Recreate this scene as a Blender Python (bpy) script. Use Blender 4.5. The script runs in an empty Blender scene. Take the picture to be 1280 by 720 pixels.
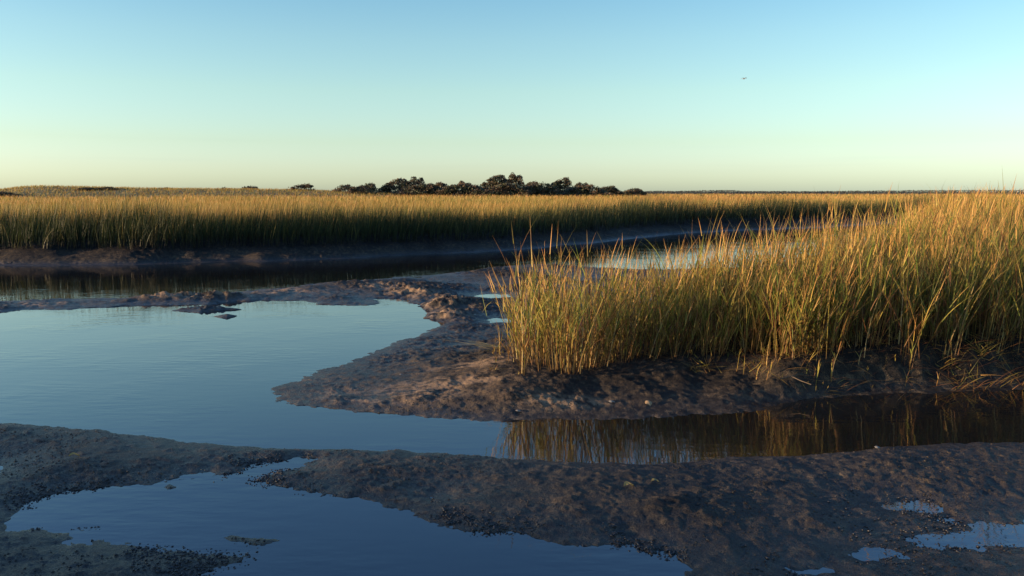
import bpy, math, random
import numpy as np

# ------------------------------------------------------------------ camera, sky, sun, exposure
S = bpy.context.scene
COL = S.collection
CAM_H, F_PX = 1.7, 1000.0              # eye height (m); focal length in pixels of a 1280 wide frame
PITCH = math.atan(0.12)
SUN_ELEV = math.radians(6.4)
SUN_AZ = math.radians(-101.0)          # compass-style angle from +Y (view direction), clockwise positive: left, a bit behind

cam_d = bpy.data.cameras.new('camera')
cam_d.sensor_width = 36.0
cam_d.lens = 36.0 * F_PX / 1280.0
cam_d.clip_start = 0.05
cam_d.clip_end = 20000.0
cam = bpy.data.objects.new('camera', cam_d)
COL.objects.link(cam)
cam.location = (0, 0, CAM_H)
cam.rotation_euler = (math.pi / 2 - PITCH, 0, 0)
S.camera = cam

S.view_settings.view_transform = 'Standard'
S.view_settings.look = 'None'
S.view_settings.exposure = 1.12
S.view_settings.gamma = 1.0

W = bpy.data.worlds.new('World')
S.world = W
W.use_nodes = True
wn, wl = W.node_tree.nodes, W.node_tree.links
wn.clear()
w_out = wn.new('ShaderNodeOutputWorld')
w_bg = wn.new('ShaderNodeBackground')
w_bg.inputs['Strength'].default_value = 0.15
sky = wn.new('ShaderNodeTexSky')
sky.sky_type = 'NISHITA'
sky.sun_disc = False
sky.sun_elevation = SUN_ELEV
sky.sun_rotation = SUN_AZ
sky.altitude = 0.0
sky.air_density = 1.0
sky.dust_density = 0.6
sky.ozone_density = 1.5
# the photograph's cool, teal rendering of the clear sky: one tint per height above the horizon, the same all round
w_tc = wn.new('ShaderNodeTexCoord')
w_sep = wn.new('ShaderNodeSeparateXYZ')
wl.new(w_tc.outputs['Generated'], w_sep.inputs[0])
w_r = wn.new('ShaderNodeValToRGB')
TINT = [(0.0, (0.74, 1.12, 2.2)), (0.03, (0.76, 0.98, 1.62)), (0.06, (0.77, 0.91, 1.17)), (0.12, (0.82, 0.955, 1.02)), (0.178, (0.77, 0.945, 1.02)), (0.24, (0.65, 0.90, 1.03)), (0.36, (0.58, 0.86, 1.22)), (0.50, (0.54, 0.82, 1.26))]
w_r.color_ramp.elements[0].position, w_r.color_ramp.elements[0].color = TINT[0][0], (*TINT[0][1], 1)
w_r.color_ramp.elements[1].position, w_r.color_ramp.elements[1].color = TINT[-1][0], (*TINT[-1][1], 1)
for p_, c_ in TINT[1:-1]:
    w_r.color_ramp.elements.new(p_).color = (*c_, 1)
wl.new(w_sep.outputs[2], w_r.inputs[0])
w_mul = wn.new('ShaderNodeMix'); w_mul.data_type = 'RGBA'; w_mul.blend_type = 'MULTIPLY'
w_mul.inputs[0].default_value = 1.0
wl.new(sky.outputs[0], w_mul.inputs[6]); wl.new(w_r.outputs[0], w_mul.inputs[7])
w_map = wn.new('ShaderNodeMapping'); w_map.inputs['Scale'].default_value = (2.2, 2.2, 70)
w_ns = wn.new('ShaderNodeTexNoise'); w_ns.inputs['Scale'].default_value = 1.0; w_ns.inputs['Detail'].default_value = 3
wl.new(w_tc.outputs['Generated'], w_map.inputs[0]); wl.new(w_map.outputs[0], w_ns.inputs[0])
w_c1 = wn.new('ShaderNodeMapRange'); w_c1.inputs[1].default_value = 0.55; w_c1.inputs[2].default_value = 0.72; w_c1.inputs[4].default_value = 0.13
wl.new(w_ns.outputs[0], w_c1.inputs[0])
w_band = wn.new('ShaderNodeValToRGB')
w_band.color_ramp.elements[0].position, w_band.color_ramp.elements[0].color = 0.015, (0, 0, 0, 1)
w_band.color_ramp.elements[1].position, w_band.color_ramp.elements[1].color = 0.075, (0, 0, 0, 1)
w_band.color_ramp.elements.new(0.038).color = (1, 1, 1, 1)
wl.new(w_sep.outputs[2], w_band.inputs[0])
w_cm = wn.new('ShaderNodeMath'); w_cm.operation = 'MULTIPLY'
wl.new(w_c1.outputs[0], w_cm.inputs[0]); wl.new(w_band.outputs[0], w_cm.inputs[1])
w_mix = wn.new('ShaderNodeMix'); w_mix.data_type = 'RGBA'; w_mix.blend_type = 'MULTIPLY'
w_mix.inputs[7].default_value = (0.62, 0.70, 0.86, 1)
wl.new(w_cm.outputs[0], w_mix.inputs[0]); wl.new(w_mul.outputs[2], w_mix.inputs[6])
wl.new(w_mix.outputs[2], w_bg.inputs[0])
wl.new(w_bg.outputs[0], w_out.inputs[0])

sun_d = bpy.data.lights.new('sun', 'SUN')
sun_d.energy = 5.0
sun_d.angle = math.radians(0.5)
sun_d.color = (1.0, 0.70, 0.41)
sun = bpy.data.objects.new('sun', sun_d)
COL.objects.link(sun)
# direction towards the sun
to_sun = np.array([math.sin(SUN_AZ) * math.cos(SUN_ELEV), math.cos(SUN_AZ) * math.cos(SUN_ELEV), math.sin(SUN_ELEV)])
from mathutils import Vector
sun.rotation_euler = Vector(to_sun).to_track_quat('Z', 'Y').to_euler()

rng = np.random.default_rng(7)
random.seed(7)

# ------------------------------------------------------------------ helpers
def at(u, v, z=0.0):
    """where the sight line through photo point (u, v) meets height z"""
    a, b = (u - 640) / F_PX, -(v - 360) / F_PX
    cp, sp = math.cos(PITCH), math.sin(PITCH)
    dx, dy, dz = a, cp + b * sp, -sp + b * cp
    k = (z - CAM_H) / dz
    return (dx * k, dy * k)

def poly(pts, z=0.0):
    return np.array([at(u, v, z) for u, v in pts])

_tab = np.random.default_rng(11).random((256, 256))
def vnoise(x, y):
    xi, yi = np.floor(x).astype(np.int64), np.floor(y).astype(np.int64)
    fx, fy = x - xi, y - yi
    fx, fy = fx * fx * fx * (fx * (fx * 6 - 15) + 10), fy * fy * fy * (fy * (fy * 6 - 15) + 10)
    a, b = _tab[xi & 255, yi & 255], _tab[(xi + 1) & 255, yi & 255]
    c, d = _tab[xi & 255, (yi + 1) & 255], _tab[(xi + 1) & 255, (yi + 1) & 255]
    return (a * (1 - fx) + b * fx) * (1 - fy) + (c * (1 - fx) + d * fx) * fy - 0.5

def fbm(x, y, size, octs=4, seed=0, gain=0.5):
    o, amp, f = 0.0, 1.0, 1.0 / size
    for k in range(octs):
        ca, sa = math.cos(0.7 * k + seed), math.sin(0.7 * k + seed)
        o = o + amp * vnoise((x * ca - y * sa) * f + 17.3 * k + 5.1 * seed, (x * sa + y * ca) * f + 9.7 * k + 3.3 * seed)
        amp *= gain
        f *= 2.03
    return o

def sdf(x, y, P):
    """signed distance to polygon P, positive inside"""
    d2 = np.full(x.shape, 1e18)
    ins = np.zeros(x.shape, bool)
    n = len(P)
    for i in range(n):
        ax, ay = P[i]
        bx, by = P[(i + 1) % n]
        ex, ey = bx - ax, by - ay
        t = np.clip(((x - ax) * ex + (y - ay) * ey) / (ex * ex + ey * ey + 1e-12), 0, 1)
        d2 = np.minimum(d2, (x - ax - t * ex) ** 2 + (y - ay - t * ey) ** 2)
        if ay != by:
            c = ((ay > y) != (by > y)) & (x < (bx - ax) * (y - ay) / (by - ay) + ax)
            ins ^= c
    d = np.sqrt(d2)
    return np.where(ins, d, -d)

def sstep(a, b, x):
    t = np.clip((x - a) / (b - a), 0, 1)
    return t * t * (3 - 2 * t)

def mesh_np(name, verts, faces, colors=None, smooth=False):
    """faces: list of index arrays, each (n, k)"""
    me = bpy.data.meshes.new(name)
    me.vertices.add(len(verts))
    me.vertices.foreach_set('co', np.ascontiguousarray(verts, np.float32).ravel())
    loops = np.concatenate([f.ravel() for f in faces]).astype(np.int32)
    tot = np.concatenate([np.full(len(f), f.shape[1], np.int32) for f in faces])
    start = np.concatenate([[0], np.cumsum(tot)[:-1]]).astype(np.int32)
    me.loops.add(len(loops))
    me.loops.foreach_set('vertex_index', loops)
    me.polygons.add(len(tot))
    me.polygons.foreach_set('loop_start', start)
    me.polygons.foreach_set('loop_total', tot)
    if smooth:
        me.polygons.foreach_set('use_smooth', np.ones(len(tot), bool))
    me.update(calc_edges=True)
    if colors is not None:
        at_ = me.color_attributes.new('pigment', 'FLOAT_COLOR', 'POINT')
        c4 = np.concatenate([colors, np.ones((len(colors), 1))], 1).astype(np.float32)
        at_.data.foreach_set('color', c4.ravel())
    return me

def link(name, me, mat=None, parent=None, kind=None, label=None, cat=None, group=None, loc=None):
    o = bpy.data.objects.new(name, me)
    COL.objects.link(o)
    if mat is not None and me is not None and not me.materials:
        me.materials.append(mat)
    if parent is not None:
        o.parent = parent
    if loc is not None:
        o.location = loc
    if kind: o['kind'] = kind
    if label: o['label'] = label
    if cat: o['category'] = cat
    if group: o['group'] = group
    return o

# ------------------------------------------------------------------ materials
def new_mat(name):
    m = bpy.data.materials.new(name)
    m.use_nodes = True
    nt = m.node_tree
    nt.nodes.clear()
    out = nt.nodes.new('ShaderNodeOutputMaterial')
    return m, nt.nodes, nt.links, out

def ramp(nodes, stops):
    r = nodes.new('ShaderNodeValToRGB')
    el = r.color_ramp.elements
    while len(el) > 1:
        el.remove(el[-1])
    el[0].position, el[0].color = stops[0][0], (*stops[0][1], 1)
    for p, c in stops[1:]:
        e = el.new(p)
        e.color = (*c, 1)
    return r

def mat_grass(name, trans=0.35, rough=0.55):
    m, n, l, out = new_mat(name)
    a = n.new('ShaderNodeAttribute'); a.attribute_name = 'pigment'
    p = n.new('ShaderNodeBsdfPrincipled')
    p.inputs['Roughness'].default_value = rough
    p.inputs['Specular IOR Level'].default_value = 0.25
    t = n.new('ShaderNodeBsdfTranslucent')
    mx = n.new('ShaderNodeMixShader'); mx.inputs[0].default_value = trans
    l.new(a.outputs['Color'], p.inputs['Base Color'])
    l.new(a.outputs['Color'], t.inputs['Color'])
    l.new(p.outputs[0], mx.inputs[1]); l.new(t.outputs[0], mx.inputs[2])
    l.new(mx.outputs[0], out.inputs[0])
    return m

def mat_mud():
    m, n, l, out = new_mat('wet_mud')
    geo = n.new('ShaderNodeNewGeometry')
    sep = n.new('ShaderNodeSeparateXYZ'); l.new(geo.outputs['Position'], sep.inputs[0])
    def noise(scale, detail, rough=0.6):
        t = n.new('ShaderNodeTexNoise')
        t.inputs['Scale'].default_value = scale; t.inputs['Detail'].default_value = detail
        t.inputs['Roughness'].default_value = rough
        l.new(geo.outputs['Position'], t.inputs['Vector'])
        return t
    n1, n2, n3 = noise(1.6, 6), noise(14, 6, 0.7), noise(70, 5, 0.7)
    c1 = ramp(n, [(0.3, (0.017, 0.0155, 0.017)), (0.5, (0.042, 0.037, 0.034)), (0.66, (0.135, 0.102, 0.070))])
    l.new(n2.outputs[0], c1.inputs[0])
    c2 = ramp(n, [(0.35, (0.5, 0.5, 0.52)), (0.65, (1.0, 0.97, 0.9))])
    l.new(n1.outputs[0], c2.inputs[0])
    mul = n.new('ShaderNodeMix'); mul.data_type = 'RGBA'; mul.blend_type = 'MULTIPLY'; mul.inputs[0].default_value = 1
    l.new(c1.outputs[0], mul.inputs[6]); l.new(c2.outputs[0], mul.inputs[7])
    bank_shade = n.new('ShaderNodeMapRange')      # shade of the high banks painted in by height, low flats left pale silt
    bank_shade.inputs[1].default_value = 0.15; bank_shade.inputs[2].default_value = 0.30
    l.new(sep.outputs[2], bank_shade.inputs[0])
    shade_mix = n.new('ShaderNodeMix'); shade_mix.data_type = 'RGBA'; shade_mix.blend_type = 'MULTIPLY'
    shade_mix.inputs[7].default_value = (0.52, 0.50, 0.51, 1)
    l.new(bank_shade.outputs[0], shade_mix.inputs[0]); l.new(mul.outputs[2], shade_mix.inputs[6])
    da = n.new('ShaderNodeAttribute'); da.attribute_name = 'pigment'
    sunlit_mix = n.new('ShaderNodeMix'); sunlit_mix.data_type = 'RGBA'
    sunlit_mix.inputs[7].default_value = (0.24, 0.165, 0.105, 1)  # paler tan, painted sunlight on the crests
    l.new(da.outputs['Fac'], sunlit_mix.inputs[0]); l.new(shade_mix.outputs[2], sunlit_mix.inputs[6])
    n4 = noise(150, 3, 0.8)
    c4 = ramp(n, [(0.36, (0.35, 0.34, 0.34)), (0.5, (0.95, 0.95, 0.95)), (0.66, (1.9, 1.7, 1.45))])
    l.new(n4.outputs[0], c4.inputs[0])
    mul2 = n.new('ShaderNodeMix'); mul2.data_type = 'RGBA'; mul2.blend_type = 'MULTIPLY'; mul2.inputs[0].default_value = 1
    l.new(sunlit_mix.outputs[2], mul2.inputs[6]); l.new(c4.outputs[0], mul2.inputs[7])
    p = n.new('ShaderNodeBsdfPrincipled')
    l.new(mul2.outputs[2], p.inputs['Base Color'])
    # wetter (glossier) close to the water level
    mr = n.new('ShaderNodeMapRange')
    mr.inputs[1].default_value = 0.0; mr.inputs[2].default_value = 0.09
    mr.inputs[3].default_value = 0.30; mr.inputs[4].default_value = 0.72
    l.new(sep.outputs[2], mr.inputs[0])
    sh = n.new('ShaderNodeMapRange'); sh.inputs[1].default_value = 0.35; sh.inputs[2].default_value = 0.65
    sh.inputs[3].default_value = -0.10; sh.inputs[4].default_value = 0.22
    l.new(n2.outputs[0], sh.inputs[0])
    ad = n.new('ShaderNodeMath'); ad.operation = 'ADD'; ad.use_clamp = True
    l.new(mr.outputs[0], ad.inputs[0]); l.new(sh.outputs[0], ad.inputs[1])
    l.new(ad.outputs[0], p.inputs['Roughness'])
    sp = n.new('ShaderNodeMapRange')
    sp.inputs[1].default_value = 0.01; sp.inputs[2].default_value = 0.12; sp.inputs[3].default_value = 0.32; sp.inputs[4].default_value = 0.10
    l.new(sep.outputs[2], sp.inputs[0]); l.new(sp.outputs[0], p.inputs['Specular IOR Level'])
    b1 = n.new('ShaderNodeBump'); b1.inputs['Strength'].default_value = 1.0; b1.inputs['Distance'].default_value = 0.014
    b2 = n.new('ShaderNodeBump'); b2.inputs['Strength'].default_value = 0.4; b2.inputs['Distance'].default_value = 0.03
    l.new(n3.outputs[0], b1.inputs['Height']); l.new(n2.outputs[0], b2.inputs['Height'])
    l.new(b1.outputs[0], b2.inputs['Normal']); l.new(b2.outputs[0], p.inputs['Normal'])
    l.new(p.outputs[0], out.inputs[0])
    return m

def mat_water():
    m, n, l, out = new_mat('creek_water')
    geo = n.new('ShaderNodeNewGeometry')
    mp = n.new('ShaderNodeMapping'); mp.inputs['Scale'].default_value = (0.55, 1.6, 1)
    mp.inputs['Rotation'].default_value = (0, 0, math.radians(8))
    l.new(geo.outputs['Position'], mp.inputs[0])
    a = n.new('ShaderNodeTexNoise'); a.inputs['Scale'].default_value = 7; a.inputs['Detail'].default_value = 3
    b = n.new('ShaderNodeTexNoise'); b.inputs['Scale'].default_value = 0.8; b.inputs['Detail'].default_value = 2
    l.new(mp.outputs[0], a.inputs[0]); l.new(geo.outputs['Position'], b.inputs[0])
    mr = n.new('ShaderNodeMapRange')           # ripples come in patches
    mr.inputs[1].default_value = 0.42; mr.inputs[2].default_value = 0.68
    mr.inputs[3].default_value = 0.15; mr.inputs[4].default_value = 1.0
    l.new(b.outputs[0], mr.inputs[0])
    mu = n.new('ShaderNodeMath'); mu.operation = 'MULTIPLY'
    l.new(a.outputs[0], mu.inputs[0]); l.new(mr.outputs[0], mu.inputs[1])
    bp = n.new('ShaderNodeBump'); bp.inputs['Strength'].default_value = 0.32; bp.inputs['Distance'].default_value = 0.01
    l.new(mu.outputs[0], bp.inputs['Height'])
    p = n.new('ShaderNodeBsdfPrincipled')
    p.inputs['Base Color'].default_value = (0.012, 0.011, 0.010, 1)
    p.inputs['Roughness'].default_value = 0.03
    p.inputs['IOR'].default_value = 1.8
    l.new(bp.outputs[0], p.inputs['Normal'])
    l.new(p.outputs[0], out.inputs[0])
    return m

def mat_plain(name, col, var=0.35, scale=8, rough=0.8, bump=0.3, spec=0.3):
    m, n, l, out = new_mat(name)
    tc = n.new('ShaderNodeNewGeometry')
    t = n.new('ShaderNodeTexNoise'); t.inputs['Scale'].default_value = scale; t.inputs['Detail'].default_value = 5
    l.new(tc.outputs['Position'], t.inputs['Vector'])
    r = ramp(n, [(0.3, tuple(c * (1 - var) for c in col)), (0.7, tuple(c * (1 + var) for c in col))])
    l.new(t.outputs[0], r.inputs[0])
    p = n.new('ShaderNodeBsdfPrincipled')
    p.inputs['Roughness'].default_value = rough
    p.inputs['Specular IOR Level'].default_value = spec
    l.new(r.outputs[0], p.inputs['Base Color'])
    b = n.new('ShaderNodeBump'); b.inputs['Strength'].default_value = bump; b.inputs['Distance'].default_value = 0.3 / scale
    l.new(t.outputs[0], b.inputs['Height']); l.new(b.outputs[0], p.inputs['Normal'])
    l.new(p.outputs[0], out.inputs[0])
    return m

M_MUD, M_WATER = mat_mud(), mat_water()
M_GRASS = mat_grass('grass_blades')
M_LEAF = mat_grass('tree_leaves', 0.2, 0.6)
M_BARK = mat_plain('bark', (0.10, 0.075, 0.055), scale=3)
M_SNAIL = mat_plain('dark_shell', (0.022, 0.020, 0.022), scale=60, rough=0.45, spec=0.5)
M_SHELL = mat_plain('pale_shell', (0.20, 0.18, 0.15), scale=60, rough=0.6)
M_CLOD = mat_plain('mud_clod', (0.06, 0.047, 0.04), scale=30, rough=0.6, spec=0.5)
M_BIRD = mat_plain('bird_feathers', (0.20, 0.20, 0.21), scale=5)
M_DUNE = mat_plain('dune_turf', (0.13, 0.115, 0.04), var=0.5, scale=0.5)

# ------------------------------------------------------------------ plan of the creek: banks and pools
NEAR_MUD = np.vstack([poly([(-500, 512), (-200, 522), (0, 529), (60, 532), (130, 537), (170, 546), (250, 554), (330, 560), (400, 561), (440, 562),
    (480, 563), (500, 561), (520, 565), (580, 569), (640, 574), (700, 577), (760, 579), (850, 579), (910, 573), (1000, 568), (1070, 564), (1110, 559),
    (1170, 556), (1280, 553), (1500, 548), (2000, 540)]), [(30, 3), (30, -60), (-60, -60), (-60, 3)]])
MAIN_POOL = poly([(8, 655), (17, 641), (32, 628), (70, 618), (120, 613), (190, 607), (212, 602), (265, 599), (290, 591), (310, 583), (345, 577), (385, 572), (398, 574),
    (375, 585), (345, 592), (322, 598), (338, 607), (400, 615), (450, 621), (480, 629), (510, 640), (532, 651), (560, 656), (585, 663),
    (640, 669), (690, 681), (745, 684), (790, 675), (806, 688), (838, 694), (862, 716), (900, 760), (860, 900), (560, 1000), (260, 800), (215, 722), (255, 711),
    (300, 703), (292, 695), (240, 694), (215, 690), (190, 684), (110, 682), (72, 680), (95, 668), (118, 661), (60, 664), (10, 662)])
PUDDLES = [poly(p) for p in (
    [(1104, 633), (1120, 629), (1150, 628), (1176, 633), (1160, 640), (1125, 640)],
    [(1124, 671), (1160, 667), (1200, 663), (1240, 656), (1300, 651), (1420, 650), (1400, 684), (1290, 682), (1230, 686), (1180, 686), (1150, 682)],
    [(1064, 693), (1085, 688), (1110, 689), (1121, 694), (1100, 700), (1078, 699)],
    [(520, 622), (540, 620), (558, 622), (540, 624.5)],
    [(235, 595), (255, 593), (262, 597), (240, 598)],
    [(-30, 578), (0, 579), (9, 584), (0, 591), (-30, 592)],
    [(1165, 650), (1190, 647), (1200, 652), (1185, 656)],
    [(985, 712), (1040, 709), (1050, 716), (1000, 722)],
    [(595, 370.5), (610, 368), (636, 368), (642, 371.5), (620, 373.5)],
    [(606, 399), (620, 397), (636, 399), (636, 403), (612, 404)],
    [(566, 437), (590, 432), (620, 433), (622, 439), (590, 443)],
)]
MID_FLAT = np.vstack([poly([(333, 486), (350, 497), (385, 506), (440, 514), (500, 520), (560, 523.5), (640, 524.5), (720, 523), (800, 522), (860, 519), (920, 515),
    (957, 509), (1000, 501), (1060, 496), (1120, 492), (1280, 487), (1600, 478)]), [(30, 9), (60, 40)],
    poly([(1600, 300), (1280, 312), (1000, 330), (900, 336), (800, 337), (740, 334), (690, 330), (640, 333), (600, 337), (560, 342), (500, 346), (460, 349), (410, 353), (370, 360), (330, 363), (270, 366), (200, 371),
    (100, 374), (0, 377), (-200, 381), (-600, 384), (-600, 396), (-200, 394), (0, 390), (100, 385), (200, 381.5), (270, 380), (330, 374.5), (380, 377), (430, 382.5), (463, 380.5), (468, 373), (497, 371.5), (530, 378), (549, 388),
    (553, 400), (537, 414), (500, 428), (462, 441), (432, 452), (412, 462), (372, 475)])])
ISLETS = [poly(p) for p in (
    [(217, 388), (240, 384.5), (270, 384), (302, 387), (280, 389), (250, 391)],
    [(267, 396), (282, 393.5), (299, 395), (285, 398)],
    [(270, 671), (290, 667), (315, 671), (355, 675), (330, 681), (290, 678)],
    [(200, 610), (212, 605), (222, 610), (210, 613)],
)]
# far marsh: its water edge, then out to the horizon
FAR_EDGE = poly([(-1200, 340), (-400, 336), (0, 332), (200, 330), (320, 327), (400, 324), (500, 320), (600, 315), (660, 311), (720, 305), (800, 297), (900, 289), (1000, 285), (1150, 277), (1300, 270), (1600, 263)])
FAR_MARSH = np.vstack([FAR_EDGE, [(3000, 200), (6000, 6000), (-6000, 6000), (-6000, -40), (-30, -40), (-12, -12), (-8.2, -5), (-6.6, -1), (-6.8, 1.6), (-8.2, 3.0), (-12, 4.4), (-22, 6.5)]])  # last points: unseen bank at left, added to shade the near mud
STAND = np.vstack([poly([(640, 452), (655, 460), (690, 457), (740, 452), (800, 446), (860, 443), (900, 444), (935, 449)], 0.2),
    poly([(985, 442), (1050, 436), (1120, 432), (1200, 429), (1290, 424), (1700, 405)], 0.33), [(20, 14), (26, 40), (14, 30), (8.6, 17.0), (5.6, 11.6), (3.4, 9.3), (1.4, 8.5), (0.05, 8.3)]])

def height(x, y, detail=True):
    """ground height over the water level"""
    r = np.hypot(x, y)
    wob = fbm(x, y, 0.45, 4, 1, 0.6) * np.clip(r * 0.022, 0.04, 0.6)
    wob = wob + fbm(x, y, 0.12, 3, 13, 0.7) * np.clip(r * 0.012, 0.03, 0.12)
    wob = wob + np.maximum(fbm(x, y, 0.05, 3, 16, 0.7), -0.1) * 0.07 * np.clip(1.4 - r / 10, 0, 1)
    wob_f = fbm(x, y, 3.0, 4, 2, 0.6) * 0.55
    s_near = sdf(x, y, NEAR_MUD)
    s_pool = sdf(x, y, MAIN_POOL)
    for i, P in enumerate(PUDDLES):
        s_pool = np.maximum(s_pool, sdf(x, y, P) + (0.018 if i < 3 else 0.0))
    s_mid = sdf(x, y, MID_FLAT)
    s_isl = np.full(x.shape, -1e9)
    for P in ISLETS:
        s_isl = np.maximum(s_isl, sdf(x, y, P))
    s_far = sdf(x, y, FAR_MARSH) + wob_f
    s_st = sdf(x, y, STAND)
    near = np.minimum(s_near + 0.35 * wob, -s_pool + wob * 0.8)
    mid = np.minimum(s_mid + wob * 0.7, -s_pool + wob * 0.4)
    def rise(s, top, run, deep=0.14):
        return np.where(s > 0, top * (1 - np.exp(-np.maximum(s, 0) / run)), -deep * (1 - np.exp(np.minimum(s, 0) / (run * 0.7))))
    h_near = rise(near, 0.055, 0.28)
    h_mid = rise(mid, 0.045, 0.45)
    h_isl = rise(s_isl + wob * 0.3, 0.03, 0.12)
    # bank under the grass stand, higher to the right
    amp = 0.13 + 0.20 * sstep(0.6, 3.6, x)
    back = sstep(-0.5, 1.0, s_st + 0.2 * fbm(x, y, 0.8, 3, 5))
    steep = sstep(0.9, 2.6, x)
    s_fr = s_st + 0.22 * fbm(x, y, 0.5, 4, 4, 0.6)
    front_run = sstep(-1.25, 0.25, s_fr) * (1 - steep) + (0.75 * sstep(-0.42, -0.02, s_fr) + 0.25 * sstep(-1.0, 0.1, s_fr)) * steep
    h_mid = h_mid + np.where(s_mid > 0, amp * np.where(y < 9 + 0.6 * x, front_run, back) * sstep(0.0, 0.35, s_mid), 0)
    bank = 0.42 * sstep(0.1, 1.7, s_far) + 0.05 * sstep(0, 0.4, s_far) - 0.14 * sstep(0, -0.8, s_far)
    h = np.maximum(np.maximum(h_near, h_mid), np.maximum(h_isl, bank))
    if detail:
        land = np.clip(h / 0.03, -0.3, 1)
        k = np.clip(1.3 - r / 60, 0, 1)
        lump = fbm(x, y, 0.30, 5, 3, 0.62)
        big = fbm(x, y, 1.3, 3, 6)
        chip = sstep(0.0, 0.22, fbm(x, y * 1.4, 0.075, 4, 14, 0.7)) * sstep(-0.25, 0.2, fbm(x, y, 1.1, 3, 15))
        ridg = 0.5 - np.abs(fbm(x, y * 1.6, 0.55, 3, 8)) * 2
        crumb = np.maximum(fbm(x, y, 0.09, 3, 9, 0.7), 0)
        far_k = 1 + 0.6 * sstep(8, 14, r)
        h = h + k * land * far_k * (chip * (0.005 + 0.008 * sstep(5.6, 8.5, y) + 0.008 * sstep(8, 11, y)) + 0.006 * lump + 0.030 * big + 0.007 * np.maximum(ridg, -0.3) * sstep(-0.1, 0.3, big) + 0.014 * crumb)
        # raised humps on the far rim of the mid flat
        for u, v, hh, sx, sy in ((515, 370, .06, .5, .5), (560, 384, .075, .5, .6), (548, 396, .05, .3, .4), (215, 375, .05, .9, .35), (270, 373, .05, .8, .3), (355, 366, .04, .6, .4), (40, 382, .035, .8, .3),
                                 (700, 512, .035, .3, .12), (660, 508, .035, .2, .12), (810, 502, .03, .12, .1), (1010, 662, .05, .10, .08), (850, 645, .035, .25, .15), (480, 505, .03, .5, .2)):
            cx, cy = at(u, v)
            h = h + (1.5 if cy > 8 and u > 500 else 0.7 if cy > 8 else 1.0) * hh * np.exp(-((x - cx) / sx) ** 2 - ((y - cy) / sy) ** 2) * (0.7 + 1.2 * np.maximum(lump, -0.4))
        h = h + 0.05 * fbm(x, y, 2.2, 3, 12) * sstep(1.5, 4, s_far)
    return h

# ------------------------------------------------------------------ ground: one sheet out to the horizon, fine near the viewpoint
ang = np.radians(np.concatenate([np.linspace(-180, -38, 70, endpoint=False), np.linspace(-38, 38, 700, endpoint=False), np.linspace(38, 180, 71)]))
rad = np.concatenate([np.geomspace(0.1, 2.6, 24, endpoint=False), np.geomspace(2.6, 40, 760, endpoint=False), np.geomspace(40, 7000, 56)])
A, R = np.meshgrid(ang, rad)
gx, gy = (R * np.sin(A)).ravel(), (R * np.cos(A)).ravel()
gz = height(gx, gy)
nr, na = A.shape
idx = np.arange(nr * na).reshape(nr, na)
quads = np.stack([idx[:-1, :-1], idx[:-1, 1:], idx[1:, 1:], idx[1:, :-1]], -1).reshape(-1, 4)[:, ::-1]
# sunlit crests of the mid flat, their light painted in as drier, paler silt
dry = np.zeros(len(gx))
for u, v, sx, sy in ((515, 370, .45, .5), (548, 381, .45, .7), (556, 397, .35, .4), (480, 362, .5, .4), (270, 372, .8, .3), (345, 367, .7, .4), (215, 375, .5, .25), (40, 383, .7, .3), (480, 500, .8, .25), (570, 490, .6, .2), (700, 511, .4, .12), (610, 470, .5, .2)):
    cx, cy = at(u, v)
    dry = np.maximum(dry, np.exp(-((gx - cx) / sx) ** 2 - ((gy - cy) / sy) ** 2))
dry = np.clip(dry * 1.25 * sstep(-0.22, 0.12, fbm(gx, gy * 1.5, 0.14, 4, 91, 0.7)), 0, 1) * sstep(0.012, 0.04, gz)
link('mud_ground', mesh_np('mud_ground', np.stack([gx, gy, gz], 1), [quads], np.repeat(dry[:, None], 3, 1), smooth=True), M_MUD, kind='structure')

wv = np.array([(-6500, -6500, 0), (6500, -6500, 0), (6500, 6500, 0), (-6500, 6500, 0)], float)
link('water', mesh_np('water', wv, [np.array([[0, 1, 2, 3]])]), M_WATER, kind='structure')

def ground(x, y):
    x, y = np.atleast_1d(np.asarray(x, float)), np.atleast_1d(np.asarray(y, float))
    return np.maximum(height(x, y), 0.0)

# ------------------------------------------------------------------ grass blades
def blades(base, vec, length, curl, width, yaw, nseg, c0, c1, c2):
    """tapered strips: base (N,3), vec (N,3) start direction, curl (N,3) bend offset at the tip in units of length"""
    N = len(base)
    t = np.linspace(0, 1, nseg + 1)[None, :, None]
    L = length[:, None, None]
    P = base[:, None] + vec[:, None] * L * t + curl[:, None] * L * t * t
    side = np.stack([np.cos(yaw), np.sin(yaw), np.zeros(N)], 1)[:, None]
    w = width[:, None, None] * (1.0 - 0.92 * t ** 1.6) * 0.5
    V = np.stack([P - side * w, P + side * w], 2)            # N, L, 2, 3
    f = t[:, :, 0][..., None]
    lo = c0[:, None] * (1 - np.clip(f * 2, 0, 1)) + c1[:, None] * np.clip(f * 2, 0, 1)
    C = lo * (1 - np.clip(f * 2 - 1, 0, 1)) + c2[:, None] * np.clip(f * 2 - 1, 0, 1)
    C = np.repeat(C[:, :, None], 2, 2)
    k = 2 * (nseg + 1)
    b = (np.arange(N) * k)[:, None]
    s = (np.arange(nseg) * 2)[None]
    q = np.stack([b + s, b + s + 1, b + s + 3, b + s + 2], -1).reshape(-1, 4)
    return V.reshape(-1, 3), q, C.reshape(-1, 3)

def join(parts):
    V, Q, C, o = [], [], [], 0
    for v, q, c in parts:
        V.append(v); Q.append(q + o); C.append(c); o += len(v)
    return np.concatenate(V), np.concatenate(Q), np.concatenate(C)

def mixc(n, cols, jit=0.25):
    cols = np.array(cols)
    c = cols[rng.integers(0, len(cols), n)]
    return np.clip(c * (1 + jit * (rng.random((n, 1)) - 0.5) * 2) * (1 + 0.1 * (rng.random((n, 3)) - 0.5)), 0.004, 0.8)

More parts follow.
